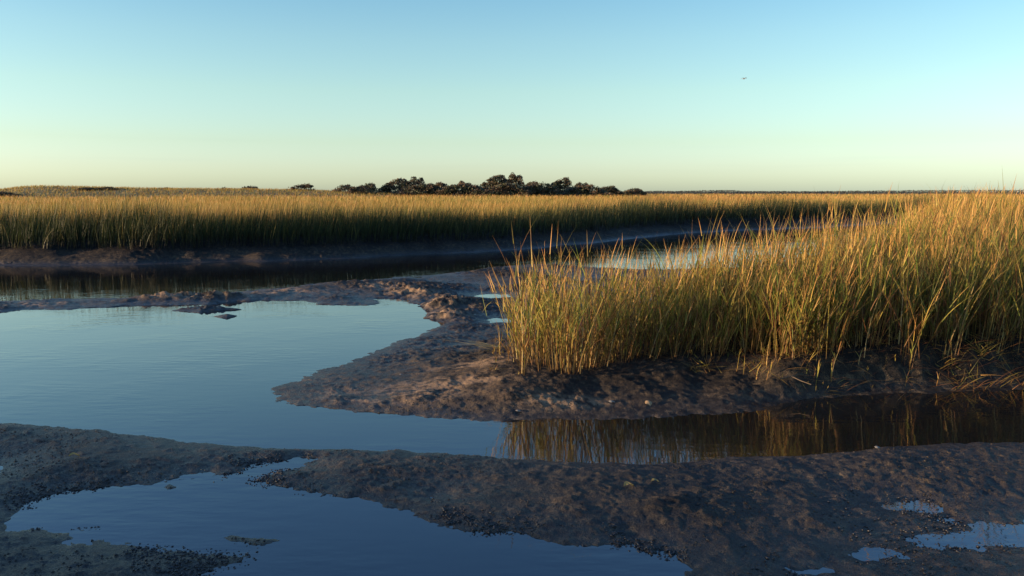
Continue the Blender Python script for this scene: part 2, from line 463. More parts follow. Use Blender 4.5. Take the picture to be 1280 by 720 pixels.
GREEN = [(0.10, 0.135, 0.020), (0.14, 0.165, 0.026), (0.07, 0.105, 0.018), (0.20, 0.21, 0.035), (0.27, 0.27, 0.05)]
GOLD = [(0.38, 0.29, 0.060), (0.46, 0.34, 0.09), (0.32, 0.26, 0.045), (0.42, 0.25, 0.07)]
RUST = [(0.13, 0.055, 0.026), (0.18, 0.08, 0.033), (0.08, 0.038, 0.022), (0.22, 0.11, 0.042)]
HEAD = [(0.52, 0.25, 0.07), (0.44, 0.20, 0.06), (0.55, 0.31, 0.11), (0.42, 0.23, 0.06)]
SHADE_GREEN = [(0.030, 0.046, 0.013), (0.044, 0.058, 0.016), (0.024, 0.036, 0.012), (0.056, 0.058, 0.019)]  # green of the creek front, darkened to stand for its shade
SHADE_FEET = [(0.022, 0.018, 0.013), (0.03, 0.022, 0.013), (0.018, 0.018, 0.012)]  # near-black blade feet, shade low in the grass put into the colour
FIELD = [(0.56, 0.29, 0.08), (0.50, 0.25, 0.065), (0.60, 0.33, 0.12), (0.42, 0.26, 0.06)]
STRAW = [(0.50, 0.38, 0.17), (0.42, 0.30, 0.12), (0.36, 0.22, 0.09)]

def cordgrass(bx, by, bz, hgt, lean=None, wide=1.0, heads=0.62, nleaf=5, dry=0.25):
    """returns three strip sets - stems, leaves, seed heads - for stems standing at bx, by, bz with heights hgt"""
    n = len(bx)
    base = np.stack([bx, by, bz - 0.02], 1)
    la = rng.random(n) * 2 * math.pi
    lm = np.abs(rng.normal(0, 0.10, n)) * np.where(rng.random(n) < 0.12, 3.2, 1.0)
    d = np.stack([np.cos(la) * lm, np.sin(la) * lm, np.ones(n)], 1)
    if lean is not None:
        d[:, :2] += lean
    d[:, :2] += np.array([0.05, 0.0])
    vec = d / np.linalg.norm(d, axis=1)[:, None]
    curl = np.stack([rng.normal(0.04, 0.11, n), rng.normal(0, 0.09, n), -np.abs(rng.normal(0, 0.03, n))], 1)
    isdry = rng.random(n) < dry
    bold = rng.random(n) < 0.10
    c1 = np.where(isdry[:, None], mixc(n, GOLD), mixc(n, GREEN))
    stems = blades(base, vec, hgt, curl, 0.0058 * wide * (0.8 + 0.5 * rng.random(n)) * np.where(bold, 1.5, 1.0), rng.random(n) * math.pi, 4,
                   np.where(bold[:, None], mixc(n, STRAW), mixc(n, RUST)), np.where(bold[:, None], mixc(n, STRAW), c1), mixc(n, GOLD))
    LV = []
    for k in range(nleaf):
        t = np.clip(0.16 + 0.68 * (k + rng.random(n)) / nleaf, 0, 0.95)
        p = base + vec * (hgt * t)[:, None] + curl * (hgt * t * t)[:, None]
        a = rng.random(n) * 2 * math.pi
        up = 0.22 + 0.25 * rng.random(n)
        v = np.stack([np.cos(a) * up, np.sin(a) * up, np.ones(n)], 1) + 0.5 * d * np.array([1, 1, 0])
        v /= np.linalg.norm(v, axis=1)[:, None]
        ln = hgt * (0.34 + 0.26 * rng.random(n)) * (1.0 - 0.2 * t)
        droop = np.abs(rng.normal(0.08, 0.16, n)) + np.where(rng.random(n) < 0.15, 0.55, 0)
        out = np.stack([np.cos(a) * 0.22, np.sin(a) * 0.22, np.zeros(n)], 1) * (0.3 + rng.random(n))[:, None]
        out[:, 2] = -droop
        low = (t < 0.40) | isdry | (rng.random(n) < 0.15)
        foot = t < 0.42
        ca = np.where(low[:, None], mixc(n, RUST + GOLD), mixc(n, GREEN))
        ca = np.where(foot[:, None], mixc(n, RUST), ca)
        cb = np.where(low[:, None], mixc(n, RUST + RUST + GOLD), mixc(n, GREEN + GREEN + GOLD))
        cc = np.where(foot[:, None], mixc(n, RUST + RUST + GOLD), np.where((rng.random(n) < 0.6)[:, None], mixc(n, GOLD + HEAD), mixc(n, GREEN)))
        LV.append(blades(p, v, ln, out, 0.0082 * wide * (0.7 + 0.6 * rng.random(n)), a + math.pi / 2 + rng.normal(0, 0.6, n), 4, ca, cb, cc))
    hs = rng.random(n) < heads
    top = (base + vec * hgt[:, None] + curl * hgt[:, None])[hs]
    m = len(top)
    tv = vec[hs] + curl[hs] + np.stack([rng.normal(0, 0.07, m), rng.normal(0, 0.07, m), np.zeros(m)], 1)
    hd = blades(top - tv * 0.06, tv, 0.16 + 0.16 * rng.random(m), np.stack([rng.normal(0.05, 0.08, m), rng.normal(0, 0.08, m), -np.abs(rng.normal(0, 0.03, m))], 1),
                0.0082 * (np.ones(n) * wide)[hs] * (0.7 + 0.5 * rng.random(m)), rng.random(m) * math.pi, 3, mixc(m, GOLD), mixc(m, HEAD), mixc(m, HEAD))
    return stems, join(LV), hd

def put(name, strips, parent=None, kind='stuff', **kw):
    v, q, c = strips
    return link(name, mesh_np(name, v, [q], c), M_GRASS, parent, kind, **kw)

# --- the stand on the right bank (everything behind its front row)
def stand_height(x, y):
    return 0.83 + 0.09 * sstep(0.8, 2.2, x) + 0.02 * sstep(3.0, 5.0, x) + 0.08 * sstep(8, 14, y) + 0.22 * fbm(x, y, 1.0, 2, 21)

def sample(Pg, n, lo, hi):
    out = []
    while sum(len(o) for o in out) < n:
        x = rng.uniform(lo[0], hi[0], 40000); y = rng.uniform(lo[1], hi[1], 40000)
        s = sdf(x, y, Pg)
        keep = s > 0
        out.append(np.stack([x, y, s], 1)[keep])
    return np.concatenate(out)[:n]

pts = sample(STAND, 60000, (-0.2, 6.0), (13, 24))
x, y, s = pts.T
inview = np.abs(x) < 0.74 * y + 0.3
dens = np.where(s < 1.6, 1.0, np.where(s < 3, 0.5, 0.22))
clump = sstep(-0.28, 0.12, fbm(x, y, 0.28, 2, 33))
keep = inview & (rng.random(len(x)) < dens * (0.25 + 0.75 * clump) * np.where(s < 1.0, 0.95, 0.7) * (0.5 + 0.5 * sstep(0.6, 1.9, x)))
x, y, s = x[keep], y[keep], s[keep]
print('stand stems', len(x))
hg = stand_height(x, y) * (0.62 + 0.38 * rng.random(len(x)) + 0.28 * (rng.random(len(x)) < 0.17)) * (0.8 + 0.2 * sstep(0, 0.5, s)) * np.where(rng.random(len(x)) < 0.12, 0.35 + 0.4 * rng.random(len(x)), 1.0)
wid = 1.0 + 0.5 * sstep(9, 18, y)
st, lv, hd = cordgrass(x, y, ground(x, y), hg, np.stack([-0.16 * (1 - sstep(0, 1.0, x)), 0 * x], 1), wide=wid, nleaf=4)
put('cordgrass_stand', join([st, lv, hd]), label='tall green and gold cordgrass standing thick on the right bank of the creek', cat='grass')

# ------------------------------------------------------------------ the far marsh
def far_points(n, rlo, rhi, slo, shi, span=(-0.8, 0.8)):
    r = np.exp(rng.uniform(math.log(rlo), math.log(rhi), n))
    a = rng.uniform(span[0], span[1], n)
    x, y = r * np.sin(a), r * np.cos(a)
    s = sdf(x, y, FAR_MARSH) + fbm(x, y, 3.0, 4, 2, 0.6) * 0.55
    k = (s > slo) & (s < shi)
    return x[k], y[k], s[k], r[k]

def far_grass(n, rlo, rhi, slo, shi, nseg, w0, wk, leaf, span=(-0.8, 0.8)):
    x, y, s, r = far_points(n, rlo, rhi, slo, shi, span)
    k = (x > -0.115 * y - 40) | (y < 118)
    x, y, s, r = x[k], y[k], s[k], r[k]
    m = len(x)
    z = height(x, y, False)
    fld = s + 2.0 * fbm(x, y, 5, 2, 43)
    h = (0.95 - 0.20 * sstep(2.8, 4.5, fld) + 0.26 * fbm(x, y, 6, 3, 41) + 0.12 * fbm(x, y, 26, 2, 44) + 0.10 * fbm(x, y, 0.8, 2, 42)) * (0.75 + 0.45 * rng.random(m)) * (0.62 + 0.38 * sstep(slo, slo + 1.2, s))
    a = rng.random(m) * 2 * math.pi
    lm = np.abs(rng.normal(0, 0.16, m))
    d = np.stack([np.cos(a) * lm + 0.06, np.sin(a) * lm, np.ones(m)], 1)
    d /= np.linalg.norm(d, axis=1)[:, None]
    curl = np.stack([rng.normal(0.06, 0.12, m), rng.normal(0, 0.1, m), -np.abs(rng.normal(0, 0.06, m))], 1)
    b = np.stack([x, y, z - 0.02], 1)
    w = (w0 + wk * r) * (0.7 + 0.6 * rng.random(m))
    # the tall creek form has shade painted into its green, the short form of the field behind has turned gold
    field = (fld > 3.4)[:, None]
    patch = fbm(x * 0.35, y, 7, 3, 45)[:, None]
    fc = mixc(m, FIELD) * np.where(patch > 0.08, np.array([[0.62, 0.80, 0.7]]), np.where(patch < -0.14, np.array([[0.9, 0.78, 0.9]]), 1.0))
    tip = np.where(field, fc, np.where((rng.random(m) < 0.10)[:, None], mixc(m, GOLD), mixc(m, SHADE_GREEN)))
    return blades(b, d, h, curl, w, rng.random(m) * math.pi, nseg, mixc(m, SHADE_FEET), np.where(field, mixc(m, FIELD + GREEN), mixc(m, SHADE_GREEN)), tip)

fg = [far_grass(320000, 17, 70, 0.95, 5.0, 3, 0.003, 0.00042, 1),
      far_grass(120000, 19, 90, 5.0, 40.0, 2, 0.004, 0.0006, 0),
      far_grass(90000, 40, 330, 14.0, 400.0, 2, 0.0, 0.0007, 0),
      far_grass(80000, 6.8, 17, 0.8, 4.0, 3, 0.008, 0.0006, 0, (-2.4, -1.0))]  # grass on the added out-of-view left bank, shading the near mud
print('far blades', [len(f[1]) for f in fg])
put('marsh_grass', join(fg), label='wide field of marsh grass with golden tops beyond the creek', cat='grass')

# ------------------------------------------------------------------ dune ridge at the left of the horizon
def dune_h(x, y):
    u = x / y * F_PX + 640
    prof = np.interp(u, [-600, -300, -60, 0, 10, 30, 55, 100, 150, 200, 250, 320, 420, 520], [2.8, 3.0, 2.5, 2.2, 2.4, 2.8, 2.95, 2.75, 2.6, 2.5, 2.5, 2.35, 2.0, 1.3])
    return prof * np.exp(-((y - 160) / 22) ** 2) + 0.22 * fbm(x, y, 14, 4, 51) - 0.2
du, dy = np.meshgrid(np.linspace(-230, -10, 200), np.linspace(105, 215, 60))
dx_, dy_ = du.ravel(), dy.ravel()
dz_ = dune_h(dx_, dy_)
di = np.arange(du.size).reshape(du.shape)
dq = np.stack([di[:-1, :-1], di[:-1, 1:], di[1:, 1:], di[1:, :-1]], -1).reshape(-1, 4)
link('dune', mesh_np('dune', np.stack([dx_, dy_, dz_], 1), [dq], smooth=True), M_DUNE, kind='structure')
n = 50000
x = rng.uniform(-170, -12, n); y = rng.uniform(128, 175, n)
z = dune_h(x, y); k = z > 0.5
x, y, z = x[k], y[k], z[k]; m = len(x)
put('dune_grass', blades(np.stack([x, y, z - 0.05], 1), np.stack([rng.normal(0.1, 0.3, m), rng.normal(0, 0.3, m), np.ones(m)], 1), 0.25 + 0.3 * rng.random(m),
    np.stack([rng.normal(0.1, 0.2, m), rng.normal(0, 0.2, m), -0.1 * rng.random(m)], 1), 0.05 + 0.05 * rng.random(m), rng.random(m) * 3.14, 2,
    mixc(m, GREEN + GOLD), mixc(m, GOLD + RUST), mixc(m, GOLD + HEAD)), label='rough grass on the low dune at the left end of the horizon', cat='grass')

# ------------------------------------------------------------------ wind-shaped trees on the horizon
def tube(p0, p1, r0, r1, n=5):
    p0, p1 = np.array(p0, float), np.array(p1, float)
    d = p1 - p0; d /= np.linalg.norm(d)
    a = np.cross(d, (0.3, 1, 0.2)); a /= np.linalg.norm(a); b = np.cross(d, a)
    th = np.arange(n) * 2 * math.pi / n
    ring = np.cos(th)[:, None] * a + np.sin(th)[:, None] * b
    V = np.concatenate([p0 + ring * r0, p1 + ring * r1])
    i = np.arange(n); j = (i + 1) % n
    return V, np.stack([i, j, j + n, i + n], 1)

def tubes(lst):
    V, Q, o = [], [], 0
    for v, q in lst:
        V.append(v); Q.append(q + o); o += len(v)
    return np.concatenate(V), np.concatenate(Q)

def leaf_cloud(cent, size, col):
    n = len(cent)
    nrm = rng.normal(0, 1, (n, 3)); nrm /= np.linalg.norm(nrm, axis=1)[:, None]
    a = np.cross(nrm, rng.normal(0, 1, (n, 3))); a /= np.linalg.norm(a, axis=1)[:, None]
    b = np.cross(nrm, a)
    s = size[:, None]
    V = np.stack([cent - a * s, cent + b * s * 0.55, cent + a * s, cent - b * s * 0.55], 1).reshape(-1, 3)
    return V, np.arange(4 * n).reshape(n, 4), np.repeat(col, 4, 0)

LEAF = [(0.075, 0.075, 0.040), (0.10, 0.075, 0.045), (0.06, 0.065, 0.040), (0.11, 0.072, 0.045), (0.075, 0.06, 0.045)]

def tree(name, u0, u1, vtop, dist, shape, label, cat='tree', dens=1.0, pale=False):
    """wind-shaped tree between sight lines u0 and u1; shape: list of (position across 0..1, height 0..1) of the crown's outline"""
    cx = ((u0 + u1) / 2 - 640) / F_PX * dist
    w = (u1 - u0) / F_PX * dist
    top = CAM_H + (242.6 - vtop) / F_PX * dist
    zb = 0.3
    H = top - zb
    root = bpy.data.objects.new(name, None); COL.objects.link(root)
    root.location = (cx, dist, zb); root['label'] = label; root['category'] = cat; root['group'] = 'wind-shaped trees along the horizon'
    sx = np.array([p[0] for p in shape]); sh = np.array([p[1] for p in shape])
    # limbs
    nb = max(3, int(w / 0.9))
    for k in range(nb):
        fx = (k + 0.5 + rng.uniform(-.3, .3)) / nb
        hx = np.interp(fx, sx, sh) * H
        px = (fx - 0.5) * w
        b0 = ((fx - 0.5) * w * 0.75 - 0.1, rng.uniform(-.5, .5), -0.1)
        mid = (px * 0.9, b0[1] + rng.uniform(-.2, .2), hx * 0.45)
        T = [tube(b0, mid, 0.09, 0.06)]
        for q in range(3):
            e = (px + rng.uniform(-.4, .5), mid[1] + rng.uniform(-.5, .5), hx * rng.uniform(.7, .98))
            T.append(tube(mid, e, 0.05, 0.015, 4))
        v, q = tubes(T)
        link('trunk', mesh_np('trunk', v, [q]), M_BARK, root)
    # crown: clumps of leaves, hugging the outline, gaps between the clumps
    nc = int(max(10, w * H * 5.5) * dens)
    C, Z = [], []
    for k in range(nc):
        fx = rng.uniform(0.01, 0.99)
        hx = np.interp(fx, sx, sh) * H
        fz = 1 - 0.78 * rng.random() ** 1.5
        c = np.array([(fx - 0.5) * w, rng.uniform(-.5, .5) * min(w, 4) * 0.7, max(hx * fz - 0.18, 0.15)])
        m = int(rng.uniform(22, 46))
        rr = rng.uniform(0.2, 0.5)
        p = rng.normal(0, 1, (m, 3)) * np.array([rr * 1.0, rr * 0.8, rr * 0.38])
        C.append(c + p); Z.append(np.full(m, rng.random()))
    C = np.concatenate(C); Z = np.concatenate(Z)
    hx = np.interp(np.clip(C[:, 0] / w + 0.5, 0, 1), sx, sh) * H
    ok = (C[:, 2] < hx * 1.06) & (C[:, 2] > 0)
    C, Z = C[ok], Z[ok]
    n = len(C)
    col = np.array(LEAF)[(Z * len(LEAF)).astype(int)] * (0.8 + 0.5 * rng.random((n, 1)))
    if pale: col = col * np.array([1.5, 1.1, 1.0])
    link('crown', mesh_np('crown', *[(lambda r: (r[0], [r[1]], r[2]))(leaf_cloud(C, rng.uniform(0.10, 0.22, n), col))][0]), M_LEAF, root)
    return root

WEDGE = [(0, .15), (.15, .42), (.4, .72), (.7, .95), (.9, 1), (1, .6)]
DOME = [(0, .3), (.15, .7), (.4, .95), (.6, 1), (.85, .8), (1, .35)]
SPIRE = [(0, .5), (.2, .8), (.35, .7), (.5, 1), (.65, .8), (.8, .92), (1, .3)]
LOW = [(0, .3), (.2, .7), (.4, .9), (.7, 1), (1, .5)]
TREES = [
    (202, 218, 238.5, 165, LOW, 'small dark bush alone on the pale left dune'),
    (218, 231, 237.6, 168, LOW, 'flat little dark shrub just right of the lone bush on the dune'),
    (268, 300, 236.5, 172, SPIRE, 'thin twiggy scrub at the left end of the scattered bushes'),
    (298, 328, 234.5, 172, LOW, 'low purple brown scrub between the dune and the separate rounded bush'),
    (340, 396, 232.5, 160, WEDGE, 'rounded windswept bush standing apart left of the main tree line'),
    (408, 442, 232.5, 158, WEDGE, 'small wedge shaped tree at the left end of the tree line'),
    (440, 472, 230.5, 160, WEDGE, 'sparse tree with pale bare stems showing under its crown'),
    (468, 512, 225, 162, WEDGE, 'long wedge shaped tree sloping up from the left, left part of tree line'),
    (500, 536, 222.5, 166, SPIRE, 'tree with ragged upright tops behind the long wedge shaped tree'),
    (533, 566, 230.5, 158, DOME, 'low rounded dark tree in the dip of the tree line'),
    (560, 595, 228.5, 162, SPIRE, 'bushy tree just left of the tallest dome'),
    (590, 634, 220.5, 160, WEDGE, 'large brown dome shaped tree, biggest crown of the tree line'),
    (622, 658, 218.5, 165, SPIRE, 'tallest ragged tree against the right side of the biggest crown'),
    (650, 678, 229, 158, LOW, 'low tree filling the gap right of the tallest tree'),
    (674, 714, 224.5, 161, WEDGE, 'brown dome shaped tree near the right end of the tree line'),
    (706, 739, 229.5, 159, SPIRE, 'dark pointed tree at the right end of the tree line'),
    (738, 776, 235, 175, LOW, 'low dark bush just past the right end of the tree line'),
    (774, 806, 237.6, 180, LOW, 'very low scrub patch trailing off right of the tree line'),
    (430, 470, 234, 152, LOW, 'low scrub under the sparse tree at the left of the tree line'),
    (490, 560, 232, 153, LOW, 'long low scrub filling the foot of the left part of the tree line'),
    (545, 610, 231.5, 152, DOME, 'low scrub along the foot of the trees left of the biggest crown'),
    (600, 660, 231, 151, LOW, 'scrub along the foot of the biggest crown'),
    (645, 700, 230.5, 153, DOME, 'low scrub linking the tallest tree with the right hand dome'),
    (695, 760, 233.5, 154, LOW, 'low scrub along the right foot of the tree line'),
    (-14, 24, 240.2, 140, LOW, 'low dark bush at the far left edge on the dune'),
    (100, 122, 239, 150, LOW, 'dark shrub on the crest of the left dune'),
    (126, 147, 239.4, 152, LOW, 'second dark shrub low on the right slope of the left dune'),
]
for (u0, u1, vt, dist, shp, lab) in TREES:
    small = (u1 - u0) < 31 or vt > 234
    sd = tree('windswept_tree' if not small else 'shrub', u0, u1, vt, dist, shp, lab, 'shrub' if small else 'tree', 1.0 if not small else 1.6)
    if u0 < 235:                      # these stand on the dune
        z = float(dune_h(np.array([sd.location.x]), np.array([sd.location.y]))[0])
        k = (CAM_H + (240 - vt) / F_PX * dist - z) / (CAM_H + (240 - vt) / F_PX * dist - 0.3)
        sd.location.z = z - 0.1
        sd.scale.z = max(k, 0.35)

# the far shore, a wood that reads as one dark line
n = 45000
a = rng.uniform(-0.75, 0.9, n)
D = 700 + 80 * rng.random(n)
uu = np.tan(a) * F_PX + 640
hh = np.interp(uu, [-300, 400, 700, 840, 915, 925, 1000, 1280, 1600], [0.6, 0.6, 1.2, 2.6, 3.4, 2.4, 2.4, 3.6, 3.2]) * (0.92 + 0.2 * vnoise(uu * 0.05, uu * 0))
C = np.stack([np.tan(a) * D, D, 0.3 + hh * rng.random(n)], 1)
FARW = [(0.055, 0.06, 0.055), (0.06, 0.06, 0.05)]
v, q, c = leaf_cloud(C, rng.uniform(0.35, 0.7, n), np.array(FARW)[rng.integers(0, 2, n)])
link('far_wood', mesh_np('far_wood', v, [q], c), M_LEAF, kind='stuff', label='thin dark line of distant woods along the right horizon', cat='woods')

# ------------------------------------------------------------------ the front row of the stand: tussocks one can tell apart
FRONT = [  # u, v of the foot, stems, radius, height, lean x, label
    (653, 464, 9, .035, .92, -.02, 'thin single tuft standing out in front at the left end of the tall grass'),
    (668, 452, 34, .13, .80, -.14, 'leftmost full tussock of the stand, its long blades leaning out over the mud'),
    (705, 461, 55, .15, .88, -.03, 'thick sunlit tussock second from the left in the stand'),
    (738, 456, 48, .15, .86, .03, 'golden tussock right of the thick sunlit one'),
    (775, 449, 34, .14, .80, .06, 'greener tussock with dry reddish stems at its foot'),
    (812, 446, 34, .14, .78, .10, 'tussock bending right over the broken stems on the bank'),
    (848, 444, 34, .15, .82, .12, 'leaning tussock in the middle of the front row'),
    (892, 445, 40, .14, .84, .05, 'upright tussock left of the gap in the front row'),
    (941, 456, 36, .09, .80, .02, 'yellow tussock standing forward alone where the bank turns dark'),
    (985, 441, 30, .14, .92, .00, 'tussock right behind the forward yellow one'),
    (1030, 438, 30, .15, .95, .00, 'tall tussock above the bare dark bank'),
    (1080, 434, 30, .15, .98, .02, 'tall tussock over the first rusty tuft on the bank'),
    (1130, 432, 30, .15, 1.0, -.02, 'tall tussock with pale straight stems in the shade of the bank'),
    (1180, 430, 30, .16, 1.0, .03, 'orange stemmed tussock above the small tufts near the right edge'),
    (1232, 428, 32, .16, 1.02, .00, 'tall tussock behind the tangled dead grass'),
    (1275, 426, 32, .16, 1.04, .00, 'tussock at the right edge of the view'),
]
for (u, v, ns, rr, hh, ln, lab) in FRONT:
    zg = 0.2 if u < 960 else 0.32
    cx, cy = at(u, v, zg)
    for _ in range(3):
        z0 = 0.5 * (zg + float(ground(cx, cy)[0])); cx, cy = at(u, v, z0)
    z0 = float(ground(cx, cy)[0])
    rt = bpy.data.objects.new('cordgrass_tussock', None); COL.objects.link(rt)
    rt.location = (cx, cy, z0); rt['label'] = lab; rt['category'] = 'grass tussock'; rt['group'] = 'tussocks in the front row of the tall grass'
    a = rng.random(ns) * 2 * math.pi; q = np.sqrt(rng.random(ns)) * rr
    px, py = np.cos(a) * q, np.sin(a) * q * 0.8
    pz = ground(px + cx, py + cy) - z0
    hg = hh * np.where(rng.random(ns) < 0.2, 0.25 + 0.4 * rng.random(ns), 0.62 + 0.40 * rng.random(ns) + 0.32 * (rng.random(ns) < 0.24))
    lean = np.stack([px / rr * 0.17 + ln, py / rr * 0.06 - 0.03], 1)
    st, lv, hd = cordgrass(px, py, pz, hg, lean, dry=0.4, nleaf=4)
    put('stems', st, rt); put('blades', lv, rt); put('seed_heads', hd, rt)

n = 5000
x = rng.uniform(-0.5, 6.5, n); y = rng.uniform(5.6, 9.5, n); s = sdf(x, y, STAND)
k = (s > -0.34) & (s < 0.15) & (rng.random(n) < sstep(-0.40, 0.05, s)) & (fbm(x, y, 0.3, 2, 81) > -0.02 + 0.25 * (1 - sstep(0.2, 1.5, x)))
x, y = x[k], y[k]
st, lv, hd = cordgrass(x, y, ground(x, y), 0.06 + 0.30 * rng.random(len(x)) ** 2, heads=0.0, nleaf=3, dry=0.8)
put('short_shoots', join([st, lv]), label='short dry shoots and stubble along the front edge of the tall grass', cat='grass')
# long blades that hang out to the left of the stand
for (u, v, du_, hh, lab) in ((662, 452, -.40, .95, 'few long blades leaning far out to the left over the mud flat'), (650, 440, -.30, .80, 'shorter leaning blades behind the leftmost tussock')):
    cx, cy = at(u, v, .18); z0 = float(ground(cx, cy)[0])
    rt = bpy.data.objects.new('leaning_grass', None); COL.objects.link(rt)
    rt.location = (cx, cy, z0); rt['label'] = lab; rt['category'] = 'grass tussock'
    m = 7
    px, py = rng.normal(0, .03, m), rng.normal(0, .03, m)
    st, lv, hd = cordgrass(px, py, np.zeros(m), hh * (.7 + .35 * rng.random(m)), np.stack([du_ * (.6 + .7 * rng.random(m)), rng.normal(0, .08, m)], 1), dry=.5, nleaf=2)
    put('stems', st, rt); put('blades', lv, rt); put('seed_heads', hd, rt)

# ------------------------------------------------------------------ dead grass
def dead(name, n, spread, up, ln, label, u, v, flat=0.3, cols=RUST + GOLD, group=None, w=0.006, aim=None, zg=None):
    cx, cy = at(u, v, 0.15 if zg is None else zg); z0 = float(ground(cx, cy)[0])
    if zg is None:
        cx, cy = at(u, v, z0)
    z0 = float(ground(cx, cy)[0])
    a = rng.random(n) * 2 * math.pi if aim is None else rng.normal(aim, 0.25, n)
    px, py = rng.normal(0, spread, n), rng.normal(0, spread * 0.7, n)
    pz = ground(px + cx, py + cy) - z0 + rng.random(n) * 0.01 + 0.002
    vec = np.stack([np.cos(a), np.sin(a), up * (0.4 + rng.random(n))], 1)
    vec /= np.linalg.norm(vec, axis=1)[:, None]
    curl = np.stack([rng.normal(0, .2, n), rng.normal(0, .2, n), -flat * np.clip(vec[:, 2], 0, 1) * (0.6 + 0.6 * rng.random(n))], 1)
    me = blades(np.stack([px, py, pz], 1), vec, ln * (0.5 + rng.random(n)), curl, w * (0.7 + 0.6 * rng.random(n)), rng.random(n) * math.pi, 4, mixc(n, cols), mixc(n, cols), mixc(n, cols))
    v_, q_, c_ = me
    g = ground(v_[:, 0] + cx, v_[:, 1] + cy) - z0 + 0.003
    v_[:, 2] = np.maximum(v_[:, 2], g)
    return link(name, mesh_np(name, v_, [q_], c_), M_GRASS, label=label, cat='dead grass', group=group, loc=(cx, cy, z0))

dead('straw_bundle', 22, .05, .26, .50, 'loose bundle of pale dry stalks on the mud flat left of the tall grass', 626, 436, .5, [(.62, .50, .25), (.55, .42, .18)], w=.014, aim=math.radians(190))
dead('dead_grass_clump', 34, .07, .35, .42, 'spread of bent dead blades on the bank left of the forward yellow tussock', 880, 458, .6, GOLD + RUST)
dead('dead_grass_clump', 22, .05, .25, .34, 'drooping dead blades at the foot of the forward yellow tussock', 952, 468, .7, GOLD + RUST)
dead('dead_grass_tuft', 26, .03, .9, .17, 'small rusty tuft on the bare bank left of the orange lit one', 1005, 473, .5)
dead('dead_grass_tuft', 30, .03, .9, .18, 'small rusty tuft halfway along the dark bank', 1100, 478, .5)
dead('dead_grass_tuft', 36, .03, 1.0, .19, 'bright orange tuft low on the bank near the right edge', 1224, 478, .4, RUST + GOLD + GOLD)
dead('dead_grass_tuft', 14, .02, .8, .14, 'tiny dry tuft on the tongue of mud left of the stand', 616, 466, .4, RUST + GOLD)
dead('dead_grass_clump', 120, .22, .8, .36, 'big rusty heap of tangled dead grass on the bank at the right edge', 1262, 434, .6, RUST + RUST + RUST + GOLD, zg=.33)
dead('dead_grass_clump', 60, .14, .7, .30, 'smaller rusty tangle just left of the big heap on the bank', 1190, 437, .6, RUST + RUST + RUST + GOLD, zg=.33)
# the tangle of dead stems that hangs over the bank
n = 5200
x = rng.uniform(0.4, 6.2, n); y = rng.uniform(5.7, 9.0, n)
s = sdf(x, y, STAND)
k = (s > -0.42 * sstep(0.8, 4.5, x) - 0.05) & (s < 0.5)
x, y = x[k], y[k]; m = len(x)
a = rng.random(m) * 6.28
vec = np.stack([np.cos(a), np.sin(a) - .4, 0.1 + 0.7 * rng.random(m)], 1); vec /= np.linalg.norm(vec, axis=1)[:, None]
put('dead_grass_tangle', blades(np.stack([x, y, ground(x, y)], 1), vec, 0.14 + 0.3 * rng.random(m), np.stack([rng.normal(0, .25, m), rng.normal(0, .25, m), -0.45 * vec[:, 2]], 1),
    0.006 * (0.7 + 0.6 * rng.random(m)), rng.random(m) * 3.14, 4, mixc(m, RUST), mixc(m, RUST + GOLD), mixc(m, RUST + STRAW)),
    label='tangle of broken rusty stems along the foot of the tall grass', cat='dead grass')

# ------------------------------------------------------------------ snails, clods, shells
def snail_mesh(name, seed):
    r_ = np.random.default_rng(seed)
    rings, k = [], 6
    for t, rad_ in ((0, 0.25), (.18, .95), (.42, 1.0), (.62, .66), (.82, .36), (1.0, .06)):
        th = np.arange(k) * 2 * math.pi / k + t * 0.9
        rr = rad_ * (1 + 0.12 * r_.normal(0, 1, k))
        rings.append(np.stack([np.full(k, t * 2.3 - 1.1) + 0.1 * np.cos(th), np.cos(th) * rr * .85, np.sin(th) * rr * .8 + .6], 1))
    V = np.concatenate(rings) * 0.0075
    i = np.arange(k); j = (i + 1) % k
    Q = np.concatenate([np.stack([i + r * k, j + r * k, j + (r + 1) * k, i + (r + 1) * k], 1) for r in range(5)])
    return mesh_np(name, V, [Q], smooth=True)
SN = [snail_mesh('mud_snail', s_) for s_ in range(4)]
for me in SN: me.materials.append(M_SNAIL)

def rim_points(n, P, spread, bias=0.0):
    """points scattered about the outline of polygon P"""
    seg = np.roll(P, -1, 0) - P
    Ls = np.linalg.norm(seg, axis=1)
    i = rng.choice(len(P), n, p=Ls / Ls.sum())
    p = P[i] + seg[i] * rng.random((n, 1))
    return p + rng.normal(0, spread, (n, 2))
cand = np.concatenate([rim_points(9000, MAIN_POOL, .10)] + [rim_points(k, PUDDLES[i], .03) for i, k in ((0, 90), (1, 330), (2, 90), (6, 60), (7, 160))] +
                      [np.stack([rng.uniform(.3, 2.2, 1500), rng.uniform(3.0, 4.6, 1500)], 1)])
vis = (cand[:, 1] > 3.1) & (np.abs(cand[:, 0]) < .66 * cand[:, 1])
cand = cand[vis]
hz = height(cand[:, 0], cand[:, 1])
clus = fbm(cand[:, 0], cand[:, 1], .35, 3, 61)
okk = (hz > -0.035) & (hz < 0.035) & (clus > 0.04)
cand, hz = cand[okk], np.maximum(hz[okk], -0.004)
print('snails', len(cand))
near_i = np.argsort(np.hypot(cand[:, 0], cand[:, 1]))
pool_side = sdf(cand[:, 0], cand[:, 1], MAIN_POOL)
first = near_i[:300]
